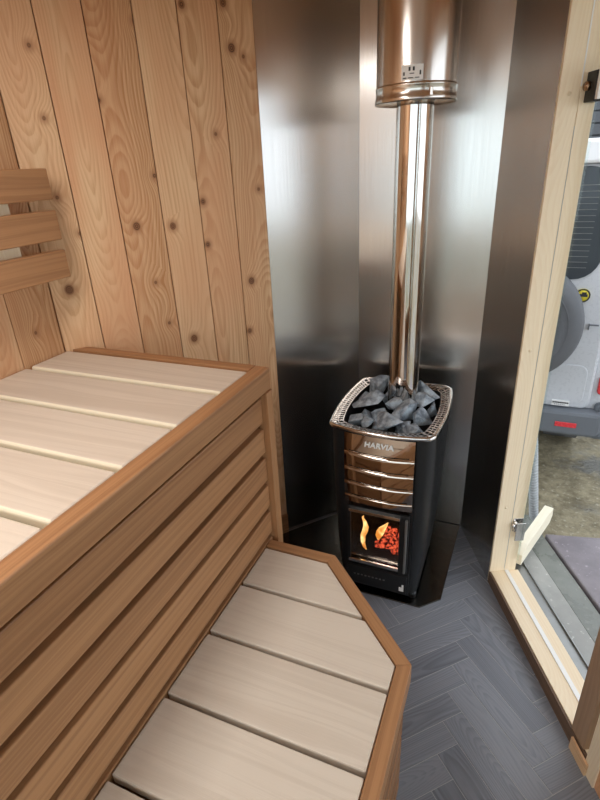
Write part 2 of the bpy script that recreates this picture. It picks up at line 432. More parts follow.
# rear wall, unseen; its large window is added for daylight and reflections
w = MB()
def rear(x0, x1, z0, z1):
    x = x0
    while x < x1-0.001:
        e = min(x1, x+0.135); w.box((x+0.001, RY-0.02, z0), (e-0.001, RY, z1), axis=2, bevel=0.0015); x = e
    w.box((x0, RY-0.04, z0), (x1, RY-0.021, z1))
RX = W0.x+U.x*S_END
rear(LX, -1.2, 0, CEIL); rear(-1.2, 1.1, 0, 0.25); rear(-1.2, 1.1, 1.98, CEIL); rear(1.1, RX, 0, CEIL)
struct(w.build('wall_rear', M['dark_wood']))
w = MB()
for x in (-1.2, -0.075, 1.05): w.box((x, RY-0.04, 0.25), (x+0.05, RY+0.01, 1.98), axis=2)
w.box((-1.15, RY-0.04, 0.25), (1.05, RY+0.01, 0.30)).box((-1.15, RY-0.04, 1.93), (1.05, RY+0.01, 1.98))
win = struct(w.build('window_rear_added', M['pine']))
p = MB(); p.box((-1.15, RY-0.02, 0.3), (1.05, RY-0.013, 1.93)); p.build('window_pane', M['glass'], win)

# doorway
dr = bpy.data.objects.new('door_1', None); dr.location = DP(0.64, 0, 0); COL.objects.link(dr); struct(dr)
p = MB(); p.box((0.3255, -0.001, 0.0), (0.336, 0.0535, H1), axis=2, bevel=0.0015, mat=MD, rnd=0.2).box((0.302, 0.0045, 0.0), (0.3255, 0.0535, H1), axis=2, mat=MD, rnd=0.2).box((0.302, 0.0545, 0.0), (0.336, 0.098, H1), axis=2, bevel=0.0015, mat=MD, rnd=0.27); p.build('door_jamb', M['pine'], dr)
p = MB(); p.box((0.938, -0.002, 0.05), (1.0, 0.03, H1), axis=2, bevel=0.003, mat=MD, rnd=0.9); p.build('door_jamb', M['jamb_brown'], dr)
p = MB(); p.box((0.3255, -0.001, H1), (1.02, 0.098, H1+0.074), axis=0, bevel=0.003, mat=MD); p.build('door_head', M['pine'], dr)
p = MB(); p.box((0.3365, 0.004, 0.0), (1.01, 0.109, 0.052), axis=0, bevel=0.001, mat=MD, rnd=0.35); sill = p.build('door_sill', M['pine'], dr)
p = MB(); p.box((0.3365, 0.056, 0.052), (0.935, 0.070, 0.0545), mat=MD); p.build('sill_strip', M['white'], sill)
p = MB(); p.box((0.334, -0.003, 0.0), (1.015, 0.0035, 0.0495), axis=0, mat=MD); p.build('sill_face', M['sill_face'], sill)
p = MB(); p.box((0.20, 0.1095, 0.0), (1.01, 0.150, 0.036), mat=MD).box((0.20, 0.150, 0.0), (1.01, 0.1545, 0.044), mat=MD)
p.build('threshold_track', M['dull_metal'], dr)
p = MB(); p.box((0.335, 0.0520, 1.66), (0.3375, 0.0555, H1), mat=MD); p.build('seal_strip', M['white'], dr)
p = MB(); p.box((0.335, 0.0534, 0.06), (0.3364, 0.0546, 1.57), mat=MD); p.build('seal_strip', M['hose'], dr)
p = MB(); p.box((0.96, -0.012, 0.0), (1.035, -0.006, 0.045), axis=0, mat=MD); p.build('sill_cover', M['larch'], dr)
for z in (1.23-0.28, 1.645, 0.35):
    p = MB(); q0 = DP(0.3361, 0.026, z); p.cyl(q0, q0+U*0.0006, 0.0055, seg=16); p.build('screw_plug', M['pine'], dr)

# glass door leaf folded outwards
HP = DP(0.39, 0.07, 0); az = math.radians(4.4)
LD = Vector((math.sin(az), math.cos(az), 0)); LN = Vector((LD.y, -LD.x, 0))
ML = Matrix(((LD.x, LN.x, 0, HP.x), (LD.y, LN.y, 0, HP.y), (0, 0, 1, 0), (0, 0, 0, 1)))
leaf = thing('glass_door', 'clear frameless glass door swung open outside the pale doorway', 'door', HP+Vector((0, 0, 0.12)))
leaf['kind'] = 'thing'
p = MB(); p.box((0.035, -0.004, 0.12), (0.53, 0.004, 1.78), mat=ML); p.build('glass_pane', M['glass'], leaf)
for z0, z1, blk in ((1.622, 1.690, True), (0.243, 0.300, False)):
    p = MB()
    if blk:
        p.box((0.3365, 0.066, z0), (0.383, 0.090, z1), bevel=0.002, mat=MD)
        hg = p.build('hinge', M['black'], leaf)
        p = MB(); q0 = DP(0.349, 0.066, z0+0.036); p.cyl(q0, q0-NO*0.008, 0.0105, seg=20).cyl(q0-NO*0.008, q0-NO*0.010, 0.0085, seg=20); p.build('hinge_screw', M['brass'], hg)
        p = MB(); p.box((0.384, 0.068, z0+0.004), (0.395, 0.090, z1+0.03), mat=MD); p.build('hinge_pad', M['white'], hg)
    else:
        p.box((0.3365, 0.060, z0), (0.3395, 0.096, z1), bevel=0.001, mat=MD)
        p.box((0.3395, 0.060, z0+0.006), (0.355, 0.072, z1-0.012), bevel=0.003, mat=MD)
        p.box((0.355, 0.064, z0-0.030), (0.3585, 0.098, z1-0.008), bevel=0.001, mat=MD)
        q0 = DP(0.347, 0.058, z0+0.02); p.cyl(q0, q0+Vector((0, 0, 0.02)), 0.006, seg=12)
        p.build('hinge', M['chrome'], leaf)

# ------------------------------------------------------------------ upper bench
ZT = 1.008
ub = thing('upper_bench', 'tall upper sauna bench with brown slatted front and pale seat boards', 'bench', (-0.95, 0.05, 0))
sf = MB()
for y in (1.10, 0.5, -0.1, -0.7): sf.box((-1.29, y-0.03, 0.90), (-0.65, y+0.015, 0.945), axis=0)
sf.box((-1.29, RY+0.01, 0.945), (-1.25, 1.13, 0.979), axis=1).box((-0.69, RY+0.01, 0.945), (-0.65, 1.13, 0.979), axis=1)
seat = sf.build('seat', M['thermo'], ub)
ys = [1.1385, 0.979, 0.793, 0.616, 0.444, 0.266, 0.088, -0.090, -0.268, -0.446, -0.624, -0.802, -0.98]
for a, b in zip(ys, ys[1:]):
    p = MB(); p.box((-1.296, b+0.007, 0.978), (-0.6475, a-0.007, ZT), bevel=0.008, axis=0, seg=4)
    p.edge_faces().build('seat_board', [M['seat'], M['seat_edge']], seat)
p = MB(); p.box((-0.647, RY+0.005, 0.945), (-0.604, 1.176, ZT+0.001), bevel=0.004, axis=1, rnd=0.45)
p.build('front_rail', M['thermo'], ub)
p = MB(); p.prism([(-1.2845, 1.1405), (-0.648, 1.1405), (-0.648, 1.176), (-1.2525, 1.176)], 0.945, ZT+0.002, bevel=0.002, rnd=0.62)
p.build('back_rail', M['thermo'], ub)
fp = MB()
for y in (1.03, 0.4, -0.3, -0.9): fp.box((-0.685, y-0.03, 0.0), (-0.641, y+0.03, 0.945), axis=2)
fp.box((-0.692, RY+0.01, 0.0), (-0.686, 1.14, 0.945), axis=1)
fas = fp.build('slatted_front', M['thermo'], ub)
for k in range(10):
    zt = 0.928-0.0955*k; z0 = max(0.004, zt-0.0765)
    if zt < 0.05: break
    p = MB(); p.box((-0.640, RY+0.01, z0), (-0.6175, 1.138, zt), bevel=0.003, axis=1)
    p.build('front_slat', M['thermo'], fas)
p = MB(); p.box((-0.645, 1.139, 0.0), (-0.600, 1.174, 0.944), bevel=0.002, axis=2, rnd=0.15); p.build('end_post', M['thermo'], ub)

# ------------------------------------------------------------------ lower bench
ZL = 0.45
lb = thing('lower_bench', 'low step bench with pale boards, brown rim and one cut corner', 'bench', (-0.36, 0.1, 0))
XR, XRI, XI = -0.118, -0.1515, -0.6165
KO, KI = 0.716, 0.669                        # x + y on the outer and inner cut line
YO, YI = 1.119, 1.085
sf = MB()
for y in (1.0, 0.5, 0.0, -0.5, -0.9):
    xe = min(-0.16, KI-0.06-y); sf.box((-0.610, y-0.02, 0.36), (xe, y+0.02, 0.42), axis=0)
sf.box((-0.605, -1.0, 0.30), (-0.56, 1.02, 0.361), axis=1)
seat = sf.build('seat', M['thermo'], lb)
ys = [1.086, 0.925, 0.751, 0.570, 0.388, 0.206, 0.024, -0.158, -0.340, -0.522, -0.704, -0.886, -1.045]
for a, b in zip(ys, ys[1:]):
    y1, y0 = a-0.0055, b+0.0055
    pl = [(XI+0.001, y0)]
    xr = XRI-0.002; kk = KI-0.003
    if y0 + xr >= kk: pl.append((kk-y0, y0))
    else:
        pl.append((xr, y0))
        if y1+xr > kk: pl.append((xr, kk-xr))
    pl.append((min(xr, kk-y1), y1)); pl.append((XI+0.001, y1))
    p = MB(); p.prism(pl, ZL-0.03, ZL-0.001, bevel=0.004); p.build('seat_board', M['seat'], seat)
rim = [[(XI, YI), (KI-YI, YI), (KO-YO, YO), (XI, YO)],
       [(KI-YI, YI), (XRI, KI-XRI), (XR, KO-XR), (KO-YO, YO)],
       [(XRI, RY+0.01), (XR, RY+0.01), (XR, KO-XR), (XRI, KI-XRI)]]
for pl, dv, r in zip(rim, ((1, 0), (1, -1), (0, 1)), (0.3, 0.25, 0.4)):
    p = MB(); p.prism(pl, ZL-0.055, ZL+0.001, bevel=0.002, dirv=dv, rnd=r); p.build('rim_rail', M['thermo'], lb)
p = MB()
p.prism([(XI, YI-0.03), (KI-0.03-YI, YI-0.03), (XRI-0.03, KI-XRI), (XRI-0.03, RY+0.02), (XRI-0.04, RY+0.02), (XRI-0.04, KI-0.01-XRI), (KI-0.045-YI, YI-0.04), (XI, YI-0.04)], 0.0, ZL-0.056)
sfr = p.build('slatted_side', M['thermo'], lb)
for k in range(5):
    zt = ZL-0.066-0.085*k; z0 = max(0.003, zt-0.071)
    if zt < 0.03: break
    for pl, dv in (([(XRI-0.029, RY+0.02), (XRI+0.024, RY+0.02), (XRI+0.024, KI-XRI-0.008), (XRI-0.029, KI-XRI-0.016)], (0, 1)),
                   ([(XRI-0.029, KI-XRI-0.001), (XRI+0.019, KI-XRI+0.010), (KI-YI+0.008, YI+0.019), (KI-0.029-YI, YI-0.029)], (1, -1)),
                   ([(XI, YI-0.029), (KI-0.030-YI, YI-0.029), (KI-YI-0.002, YI+0.022), (XI, YI+0.022)], (1, 0))):
        p = MB(); p.prism(pl, z0, zt, bevel=0.002, dirv=dv); p.build('side_slat', M['thermo'], sfr)

# ------------------------------------------------------------------ backrest on the left wall
bk = thing('slatted_backrest', 'brown three-slat backrest fixed to the wall above the upper bench', 'backrest', (-1.25, 0.1, 1.24))
for y in (0.955, 0.0, -0.75):
    p = MB(); p.box((-1.299, y-0.045, 1.262), (-1.226, y+0.045, 1.53), bevel=0.002, axis=2, rnd=0.3); p.build('batten', M['pine'], bk)
for z0, z1, r in ((1.455, 1.533, 0.3), (1.350, 1.428, 0.2), (1.246, 1.323, 0.35)):
    p = MB(); p.box((-1.225, -0.95, z0), (-1.200, 1.124, z1), bevel=0.003, axis=1, rnd=r); p.build('backrest_slat', M['thermo'], bk)

# ------------------------------------------------------------------ stove
SX, SYF, SYB = -0.357, 1.430, 1.850
hp = tag(MB().prism([(-1.02, 1.432), (-0.190, 1.432), (-0.122, 1.497), (-0.1085, 1.955), (-0.572, 1.955)], 0.0, 0.006, bevel=0.001).build('hearth_plate', M['plate']),
         'dark polished floor plate under the black stove', 'floor plate')
st = thing('wood_stove', 'black wood burning sauna stove with polished front and stone tray', 'stove', (SX, 1.64, 0.006))
Z0 = 0.03
# outer casing: bulged sides, chamfered front corners, taper towards the floor
def casing_ring(z):
    k = (z-Z0)/(0.69-Z0); b = 0.020*math.sin(max(0, min(1, k))*math.pi*0.55) - 0.012*(1-k)**3
    xr = -0.198+b; xl = 2*SX-xr; yf = SYF+0.020+0.006*(1-k); yb = SYB-0.03
    pts = [(xl+0.05, yf), (-0.243, yf)]
    pts = []
    def arc(cx, cy, rx, ry, a0, a1, n=7):
        for i in range(n+1):
            a = math.radians(a0+(a1-a0)*i/n); pts.append((cx+rx*math.cos(a), cy+ry*math.sin(a)))
    fw = 0.120
    arc(SX+fw, yf+0.050, xr-(SX+fw), 0.050, -88, 0)
    arc(xr-0.05, yb-0.05, 0.05, 0.05, 0, 90)
    arc(xl+0.05, yb-0.05, 0.05, 0.05, 90, 180)
    arc(SX-fw, yf+0.050, (SX-fw)-xl, 0.050, 180, 268)
    return [Vector((x, y, z)) for x, y in pts]
zs = [Z0+(0.69-Z0)*i/14 for i in range(15)]
rings = [casing_ring(z) for z in zs]
m = MB()
for sect in ((0, 32),):
    cols = [[rings[i][j] for i in range(15)] for j in range(len(rings[0]))]
    m.grid(cols)
m.prism([(p.x, p.y) for p in rings[0]], Z0-0.002, Z0+0.001)
body = m.build('casing', M['black'], st)
for sx in (-0.13, 0.13):
    for sy in (1.48, 1.78):
        m = MB(); m.cyl((SX+sx, sy, 0.006), (SX+sx, sy, Z0), 0.016, seg=16); m.build('foot', M['black'], st)
# fire box recess frame (black front plate around door and below the louvred panel)
FW = 0.1205
m = MB()
m.box((SX-FW, SYF+0.012, Z0+0.002), (SX+FW, SYF+0.045, 0.142), bevel=0.003)           # lower front
m.box((SX-FW, SYF+0.014, 0.142), (SX-FW+0.012, SYF+0.05, 0.42))
m.box((SX+FW-0.012, SYF+0.014, 0.142), (SX+FW, SYF+0.05, 0.42))
m.box((SX-FW, SYF+0.03, 0.405), (SX+FW, SYF+0.06, 0.69))
m.build('front_plate', M['black'], st)
m = MB(); a0, a1 = SX-FW+0.012, SX+FW-0.012
m.box((a0, SYF+0.05, 0.142), (a0+0.004, 1.70, 0.41)).box((a1-0.004, SYF+0.05, 0.142), (a1, 1.70, 0.41)).box((a0, 1.70, 0.142), (a1, 1.71, 0.41))
m.box((a0, SYF+0.045, 0.138), (a1, 1.71, 0.146)).box((a0, SYF+0.05, 0.405), (a1, 1.71, 0.412))
m.build('firebox', M['black_matte'], st)
# ash drawer
m = MB(); m.box((SX-FW+0.01, SYF+0.004, 0.045), (SX+FW-0.006, SYF+0.013, 0.128), bevel=0.003)
ad = m.build('ash_drawer', M['black'], st)
m = MB()
for i in range(9): m.box((SX-0.085+0.014*i, SYF+0.0015, 0.088-0.001*(i % 2)), (SX-0.078+0.014*i, SYF+0.0042, 0.092))
m.build('vent_slots', M['dull_metal'], ad)
m = MB(); m.box((SX+0.088, SYF+0.002, 0.058), (SX+0.105, SYF+0.0042, 0.075)).box((SX+0.098, SYF+0.002, 0.075), (SX+0.105, SYF+0.0042, 0.088))
o = m.build('maker_label', M['white'], ad); o['label'] = 'small white label'
# fire door: glass in a black frame with steel rails
fd = MB(); z0, z1 = 0.146, 0.400; x0, x1 = SX-0.108, SX+0.113
fd.box((x0, SYF+0.002, z0), (x0+0.010, SYF+0.013, z1), bevel=0.002).box((x1-0.033, SYF+0.002, z0), (x1, SYF+0.013, z1), bevel=0.002)
fd.box((x0+0.010, SYF+0.003, z0), (x1-0.033, SYF+0.012, z0+0.012)).box((x0+0.010, SYF+0.003, z1-0.010), (x1-0.033, SYF+0.012, z1))
door = fd.build('fire_door', M['black'], st)
m = MB(); m.box((x0+0.010, SYF+0.006, z0+0.012), (x1-0.033, SYF+0.010, z1-0.010)); m.build('door_glass', M['stove_glass'], door)
m = MB(); m.box((x0+0.006, SYF-0.006, z1-0.020), (x1-0.030, SYF+0.003, z1-0.009), bevel=0.0015); m.build('door_rail', M['chrome'], door)
m = MB(); m.box((x0+0.006, SYF-0.006, z0+0.008), (x1-0.030, SYF+0.003, z0+0.021), bevel=0.0015); m.build('door_rail', M['chrome'], door)
m = MB(); m.box((x1-0.012, SYF-0.010, z0+0.008), (x1-0.004, SYF+0.003, z1-0.012), bevel=0.002); m.build('door_handle', M['dull_metal'], door)
# polished louvred panel, bowed outwards, four air slits
PZ0, PZ1 = 0.418, 0.692
def bow(x, z):
    k = (x-SX)/0.119; return SYF+0.008-0.010*(1-k*k) - 0.006*math.sin((z-PZ0)/(PZ1-PZ0)*math.pi)
slit = [0.628, 0.569, 0.510, 0.452]
m = MB(); nx = 24; zz = [PZ0]
def sag(x): return -0.004*(1-((x-SX)/0.119)**2)
edges = [PZ0] + [q for sct in reversed(slit) for q in (sct-0.0045, sct+0.0045)] + [PZ1]
def row(ze, off, span=0.119):
    out = []
    for i in range(nx+1):
        x = SX-span+2*span*i/nx; z = ze+(sag(x) if PZ0 < ze < PZ1 else 0); out.append(Vector((x, bow(x, ze)+off, z)))
    return out
rows = []
for a, b in zip(edges[0::2], edges[1::2]):
    R_ = [row(a+(b-a)*q/4, 0.0) for q in range(5)]
    top_lip = row(b, 0.0); back = row(b, 0.012)
    m.grid(R_ + ([back] if b < PZ1 else []))
for sx in (-0.119, 0.119):                     # close the slits near the panel's ends
    col = [[Vector((SX+sx*q, bow(SX+sx*q, z)+0.001, z+sag(SX+sx*q))) for z in [PZ0+0.01+(PZ1-PZ0-0.02)*k/20 for k in range(21)]] for q in (1.0, 0.96, 0.90, 0.86)]
    m.grid(col)
fpn = m.build('front_panel', M['mirror'], st)
for zsl in slit:
    m = MB(); rr = [[], []]
    top, bot = [], []
    for i in range(nx+1):
        x = SX-0.102+0.204*i/nx; y = bow(x, zsl)-0.0025; z = zsl+sag(x)
        top.append(Vector((x, y, z+0.0022))); bot.append(Vector((x, y, z-0.0018)))
    back_t = [p+Vector((0, 0.008, 0.001)) for p in top]; back_b = [p+Vector((0, 0.008, -0.001)) for p in bot]
    m.grid([back_t, top, bot, back_b], smooth=False); m.build('louvre_lip', M['chrome'], fpn)
def text_mesh(name, body_, size, mat_w, mat, parent, ext=0.0008, shear=0.0):
    cu_ = bpy.data.curves.new(name, 'FONT'); cu_.body = body_; cu_.size = size; cu_.extrude = ext; cu_.align_x = 'CENTER'; cu_.align_y = 'CENTER'
    cu_.shear = shear; cu_.offset = size*0.028; cu_.space_character = 1.04
    to = bpy.data.objects.new(name, cu_); COL.objects.link(to); bpy.context.view_layer.update()
    me = bpy.data.meshes.new_from_object(to.evaluated_get(bpy.context.evaluated_depsgraph_get()))
    bpy.data.objects.remove(to); o = bpy.data.objects.new(name, me); COL.objects.link(o); me.transform(mat_w)
    me.materials.clear(); me.materials.append(mat)
    if parent:
        o.parent = parent; bpy.context.view_layer.update(); o.matrix_parent_inverse = parent.matrix_world.inverted()
    return o
def face_front(loc): return Matrix.Translation(loc) @ Matrix.Rotation(math.radians(90), 4, 'X')
lg = text_mesh('lettering', 'HARVIA', 0.030, face_front((SX+0.002, SYF-0.0058, 0.6635)) @ Matrix.Diagonal((0.90, 0.88, 1, 1)), M['white'], fpn, ext=0.0015, shear=0.12)
lg['label'] = 'white maker lettering'
# stone tray: perforated steel rim
def rim_loop(grow, z, n_front=34):
    """rounded trapezoid, front and sides bowed"""
    P = []
    hw, yf, yb = 0.171+grow, SYF+0.008-grow, SYB+0.012+grow
    r = 0.035
    def seg(p, q, n, b):
        p, q = Vector(p), Vector(q); d = (q-p); nn = Vector((d.y, -d.x)).normalized()
        for i in range(n): 
            k = i/n; P.append(p+d*k+nn*b*4*k*(1-k))
    def arc(c, a0, n=5):
        for i in range(n):
            a = math.radians(a0+90*i/n); P.append(Vector((c[0]+r*math.cos(a), c[1]+r*math.sin(a))))
    seg((SX-hw+r, yf), (SX+hw-r, yf), n_front, 0.020); arc((SX+hw-r, yf+r), -90)
    seg((SX+hw, yf+r), (SX+hw, yb-r), 40, 0.014); arc((SX+hw-r, yb-r), 0)
    seg((SX+hw-r, yb), (SX-hw+r, yb), n_front, 0.0); arc((SX-hw+r, yb-r), 90)
    seg((SX-hw, yb-r), (SX-hw, yf+r), 40, 0.014); arc((SX-hw+r, yf+r), 180)
    return [Vector((p.x, p.y, z)) for p in P]
O = rim_loop(0.0, 0.716); I = rim_loop(-0.030, 0.708); N = len(O)
M['tray'] = plain('perforated_steel', (0.66, 0.62, 0.60), 0.3, 1.0)
m = MB()
def lerp(a, b, k): return a*(1-k)+b*k
for ra, rb in ((0.0, 0.10), (0.45, 0.53), (0.90, 1.0)):
    m.grid([[lerp(O[i], I[i], ra), lerp(O[i], I[i], rb)] for i in range(N)], close_u=True, smooth=False)
for i in range(0, N, 2):
    j = (i+1) % N; Oj = lerp(O[i], O[j], 0.72); Ij = lerp(I[i], I[j], 0.72)
    m.grid([[O[i], I[i]], [Oj, Ij]], smooth=False)
rim_o = m.build('tray_rim', M['tray'], st)
sd = rim_o.modifiers.new('solid', 'SOLIDIFY'); sd.thickness = 0.0016
m = MB()
lip = []
for k in range(9):
    a = math.pi*(0.5+k/8*1.0); lip.append((0.004*math.cos(a), 0.0065*math.sin(a)))
m.grid([[rim_loop(-g2+0.0035, 0.7095+z2)[i] for g2, z2 in [(0.004, 0.0065), (0.0, 0.0078), (-0.004, 0.005), (-0.0055, 0), (-0.004, -0.006), (0.004, -0.010), (0.012, -0.012)]] for i in range(N)], close_u=True)
m.build('rim_lip', M['chrome'], st)
m = MB(); Iw = rim_loop(-0.030, 0.7075); Ib = rim_loop(-0.036, 0.60)
m.grid([[Iw[i], Ib[i]] for i in range(N)], close_u=True); m.prism([(p.x, p.y) for p in Ib], 0.598, 0.602)
m.build('stone_tray', M['black_matte'], st)

# fire
m = MB()
for i in range(34):
    x = SX+0.030+random.gauss(0, 0.024); y = SYF+0.035+random.random()*0.05; z = 0.172+abs(random.gauss(0, 0.028))+0.05*max(0, 1-abs(x-SX-0.03)/0.06)
    x = max(SX-0.055, min(SX+0.075, x))
    tb = bmesh.new(); bmesh.ops.create_icosphere(tb, subdivisions=1, radius=0.011+random.random()*0.007)
    for v in tb.verts: v.co = Vector((v.co.x*random.uniform(.8, 1.3), v.co.y, v.co.z*random.uniform(.7, 1.1)))+Vector((x, y, z))
    m.take(tb, lambda co: (0, 0), 0.5)
tag(m.build('embers', M['ember']), 'glowing red embers heaped inside the stove firebox', 'embers', kind='stuff')
def flame(name, pts, label):
    m = MB(); rows = []
    for (x, z, r) in pts:
        rows.append([Vector((x+r*math.cos(a), SYF+0.045+r*0.6*math.sin(a), z-0.018)) for a in [2*math.pi*k/12 for k in range(13)]])
    m.grid(rows); return tag(m.build(name, M['flame']), label, 'flame')
flame('flame', [(SX-0.049, 0.196, 0.001), (SX-0.056, 0.206, 0.006), (SX-0.062, 0.23, 0.008), (SX-0.062, 0.26, 0.010), (SX-0.054, 0.285, 0.011), (SX-0.051, 0.305, 0.010), (SX-0.056, 0.325, 0.007), (SX-0.064, 0.342, 0.004), (SX-0.060, 0.352, 0.001)], 'tall yellow flame at the left of the stove window')
flame('flame', [(SX-0.004, 0.255, 0.002), (SX-0.002, 0.275, 0.013), (SX+0.004, 0.296, 0.015), (SX+0.010, 0.312, 0.013), (SX+0.020, 0.325, 0.008), (SX+0.030, 0.342, 0.002)], 'short orange flame above the glowing embers')
for (xa, za, xb, zb, r, lab) in ((SX-0.07, 0.168, SX+0.07, 0.176, 0.020, 'dark log lying across the bottom of the firebox'), (SX+0.0, 0.27, SX+0.068, 0.225, 0.020, 'charred log leaning behind the red embers')):
    m = MB(); m.cyl((xa, SYF+0.22, za), (xb, SYF+0.20, zb), r, r*0.9, seg=12); tag(m.build('firewood_log', M['black_matte']), lab, 'log')

# ------------------------------------------------------------------ sauna stones
def stone(loc, rx, ry, rz, rot, label, seed):
    rs = random.Random(seed); tb = bmesh.new()
    for i in range(10):
        d = Vector((rs.gauss(0, 1), rs.gauss(0, 1), rs.gauss(0, 1))).normalized()
        d = d*rs.uniform(0.95, 1.2); tb.verts.new((d.x*rx, d.y*ry, d.z*rz))
    r = bmesh.ops.convex_hull(tb, input=tb.verts[:])
    bmesh.ops.delete(tb, geom=[v for v in tb.verts if not v.link_faces], context='VERTS')
    bmesh.ops.bevel(tb, geom=tb.edges[:], offset=0.0012, segments=1, affect='EDGES')
    tb.transform(Matrix.Rotation(math.radians(rot), 4, 'Z'))
    tb.transform(Matrix.Scale(1.07, 4)); m = MB(); m.take(tb, lambda co: (co.x, co.y), 0.5)
    o = m.build('sauna_stone', M['rock']); o.location = loc
    return tag(o, label, 'stone', 'stones heaped in the stove tray')
STONES = [
 (-0.440, 1.625, 0.712, .062, .050, .045, 35, 'big blocky grey stone in the left half of the stove tray'),
 (-0.436, 1.770, 0.724, .046, .046, .050, 60, 'tall dark stone in the back left corner of the stove tray'),
 (-0.462, 1.536, 0.690, .028, .026, .026, 10, 'small stone by the front left corner of the stove tray'),
 (-0.420, 1.525, 0.690, .026, .024, .025, 70, 'small pale-edged stone behind the middle of the front left rim'),
 (-0.362, 1.645, 0.722, .038, .030, .027, 5, 'flat dark blue stone just in front of the flue pipe'),
 (-0.345, 1.530, 0.697, .062, .038, .034, -32, 'long wedge shaped stone at the middle of the front rim'),
 (-0.305, 1.610, 0.715, .058, .034, .040, 50, 'pale blue angular stone right of the middle of the tray'),
 (-0.262, 1.505, 0.690, .036, .026, .024, -40, 'small blue grey stone tucked behind the front right rim'),
 (-0.238, 1.600, 0.700, .040, .034, .040, 55, 'upright grey stone leaning against the right rim'),
 (-0.262, 1.755, 0.732, .048, .036, .038, -10, 'broad dark stone in the back right corner of the stove tray'),
 (-0.262, 1.690, 0.716, .040, .030, .034, 25, 'speckled stone between the flue pipe and the right rim'),
 (-0.395, 1.600, 0.680, .034, .030, .03, 15, 'low dark stone wedged in the gap at the tray centre'),
 (-0.300, 1.555, 0.668, .036, .030, .03, 45, 'low stone showing under the pale blue angular stone'),
 (-0.450, 1.600, 0.668, .028, .040, .03, 0, 'low stone in shade along the left rim'),
 (-0.258, 1.548, 0.668, .030, .030, .028, 0, 'low stone in shade along the right rim'),
 (-0.400, 1.560, 0.660, .036, .030, .03, 30, 'low stone in shade behind the front rim'),
 (-0.395, 1.745, 0.705, .032, .030, .034, 30, 'dark stone against the left side of the flue pipe'),
 (-0.300, 1.745, 0.700, .026, .030, .03, 0, 'dark stone against the right side of the flue pipe'),
 (-0.226, 1.690, 0.690, .018, .034, .03, 0, 'narrow stone lying along the right rim'),
 (-0.482, 1.700, 0.690, .020, .044, .032, -12, 'narrow stone lying along the left rim'),
 (-0.345, 1.797, 0.690, .040, .022, .03, 0, 'stone behind the flue pipe at the back of the tray'),
]
for i, a in enumerate(STONES): stone(Vector(a[:3]), *a[3:7], a[7], 100+i)

# ------------------------------------------------------------------ flue
FX, FY = -0.338, 1.70
m = MB(); m.lathe([(0.0535, 0.66), (0.0535, 1.70)], (FX, FY, 0), seg=64)
tag(m.build('flue_pipe', M['flue']), 'shiny narrow flue pipe rising from the stove stones', 'pipe')
ch = thing('insulated_chimney', 'wide steel chimney section around the top of the flue', 'chimney', (FX, FY, 1.655))
m = MB(); R1 = 0.1125
m.lathe([(R1, 1.699), (R1, CEIL-0.003)], (FX, FY, 0), seg=72)
m.build('chimney_casing', M['duct'], ch)
m = MB(); m.lathe([(0.0545, 1.662), (0.108, 1.660), (0.1155, 1.655), (0.1165, 1.660), (0.1150, 1.668), (0.1135, 1.673), (0.1135, 1.690), (0.1150, 1.692), (0.1150, 1.696), (R1, 1.699)], (FX, FY, 0), seg=72)
m.build('end_collar', M['duct'], ch)
m = MB(); q = Vector((FX+0.062, FY-0.0985, 1.672)); m.box(q-Vector((0.004, 0.004, 0.008)), q+Vector((0.004, 0.004, 0.012)), bevel=0.001); m.build('collar_clip', M['chrome'], ch)
m = MB(); pts = []
for i in range(9):
    a = math.radians(-99+ (29)*i/8) ; pts.append([Vector((FX+(R1+0.0012)*math.cos(a), FY+(R1+0.0012)*math.sin(a), z)) for z in (1.703, 1.737)])
m.grid(pts); stk = m.build('rating_label', M['white'], ch); stk['label'] = 'small printed white label'
m = MB()
def on_duct(adeg, z): 
    a = math.radians(adeg); return Vector((FX+(R1+0.0020)*math.cos(a), FY+(R1+0.0020)*math.sin(a), z))
for a0, a1, z0, z1 in ((-96.5, -94.5, 1.713, 1.721), (-75, -73, 1.713, 1.723), (-89.5, -87, 1.723, 1.732), (-84, -81.5, 1.723, 1.732), (-88, -82, 1.716, 1.718), (-97, -92, 1.7055, 1.7085), (-90, -83, 1.706, 1.7082), (-81, -75, 1.706, 1.708)):
    m.grid([[on_duct(a0+(a1-a0)*k/3, z) for z in (z0, z1)] for k in range(4)])
m.build('label_print', M['ink'], stk)

# ------------------------------------------------------------------ outside the door
GZ = -0.35
m = MB(); m.box((-14, -14, GZ-0.05), (16, 16, GZ)); struct(m.build('ground', M['ground']))
m = MB(); m.box((-0.05, 0.166, GZ), (1.5, 0.245, 0.004), bevel=0.003, mat=MD)
struct(m.build('kerb', M['pale_stone']))
m = MB(); m.box((-0.05, 0.2455, GZ), (1.5, 0.330, 0.002), bevel=0.003, mat=MD)
tag(m.build('stone_step', M['step']), 'wet green grey stone step just outside the door sill', 'step')
m = MB(); m.prism([(0.098, 0.337), (1.7, 0.337), (1.7, 1.25), (0.30, 1.25)], GZ, 0.012, bevel=0.006, mat=MD)
tag(m.build('slate_slab', M['slab']), 'purple grey slate slab beyond the stone step', 'slab')
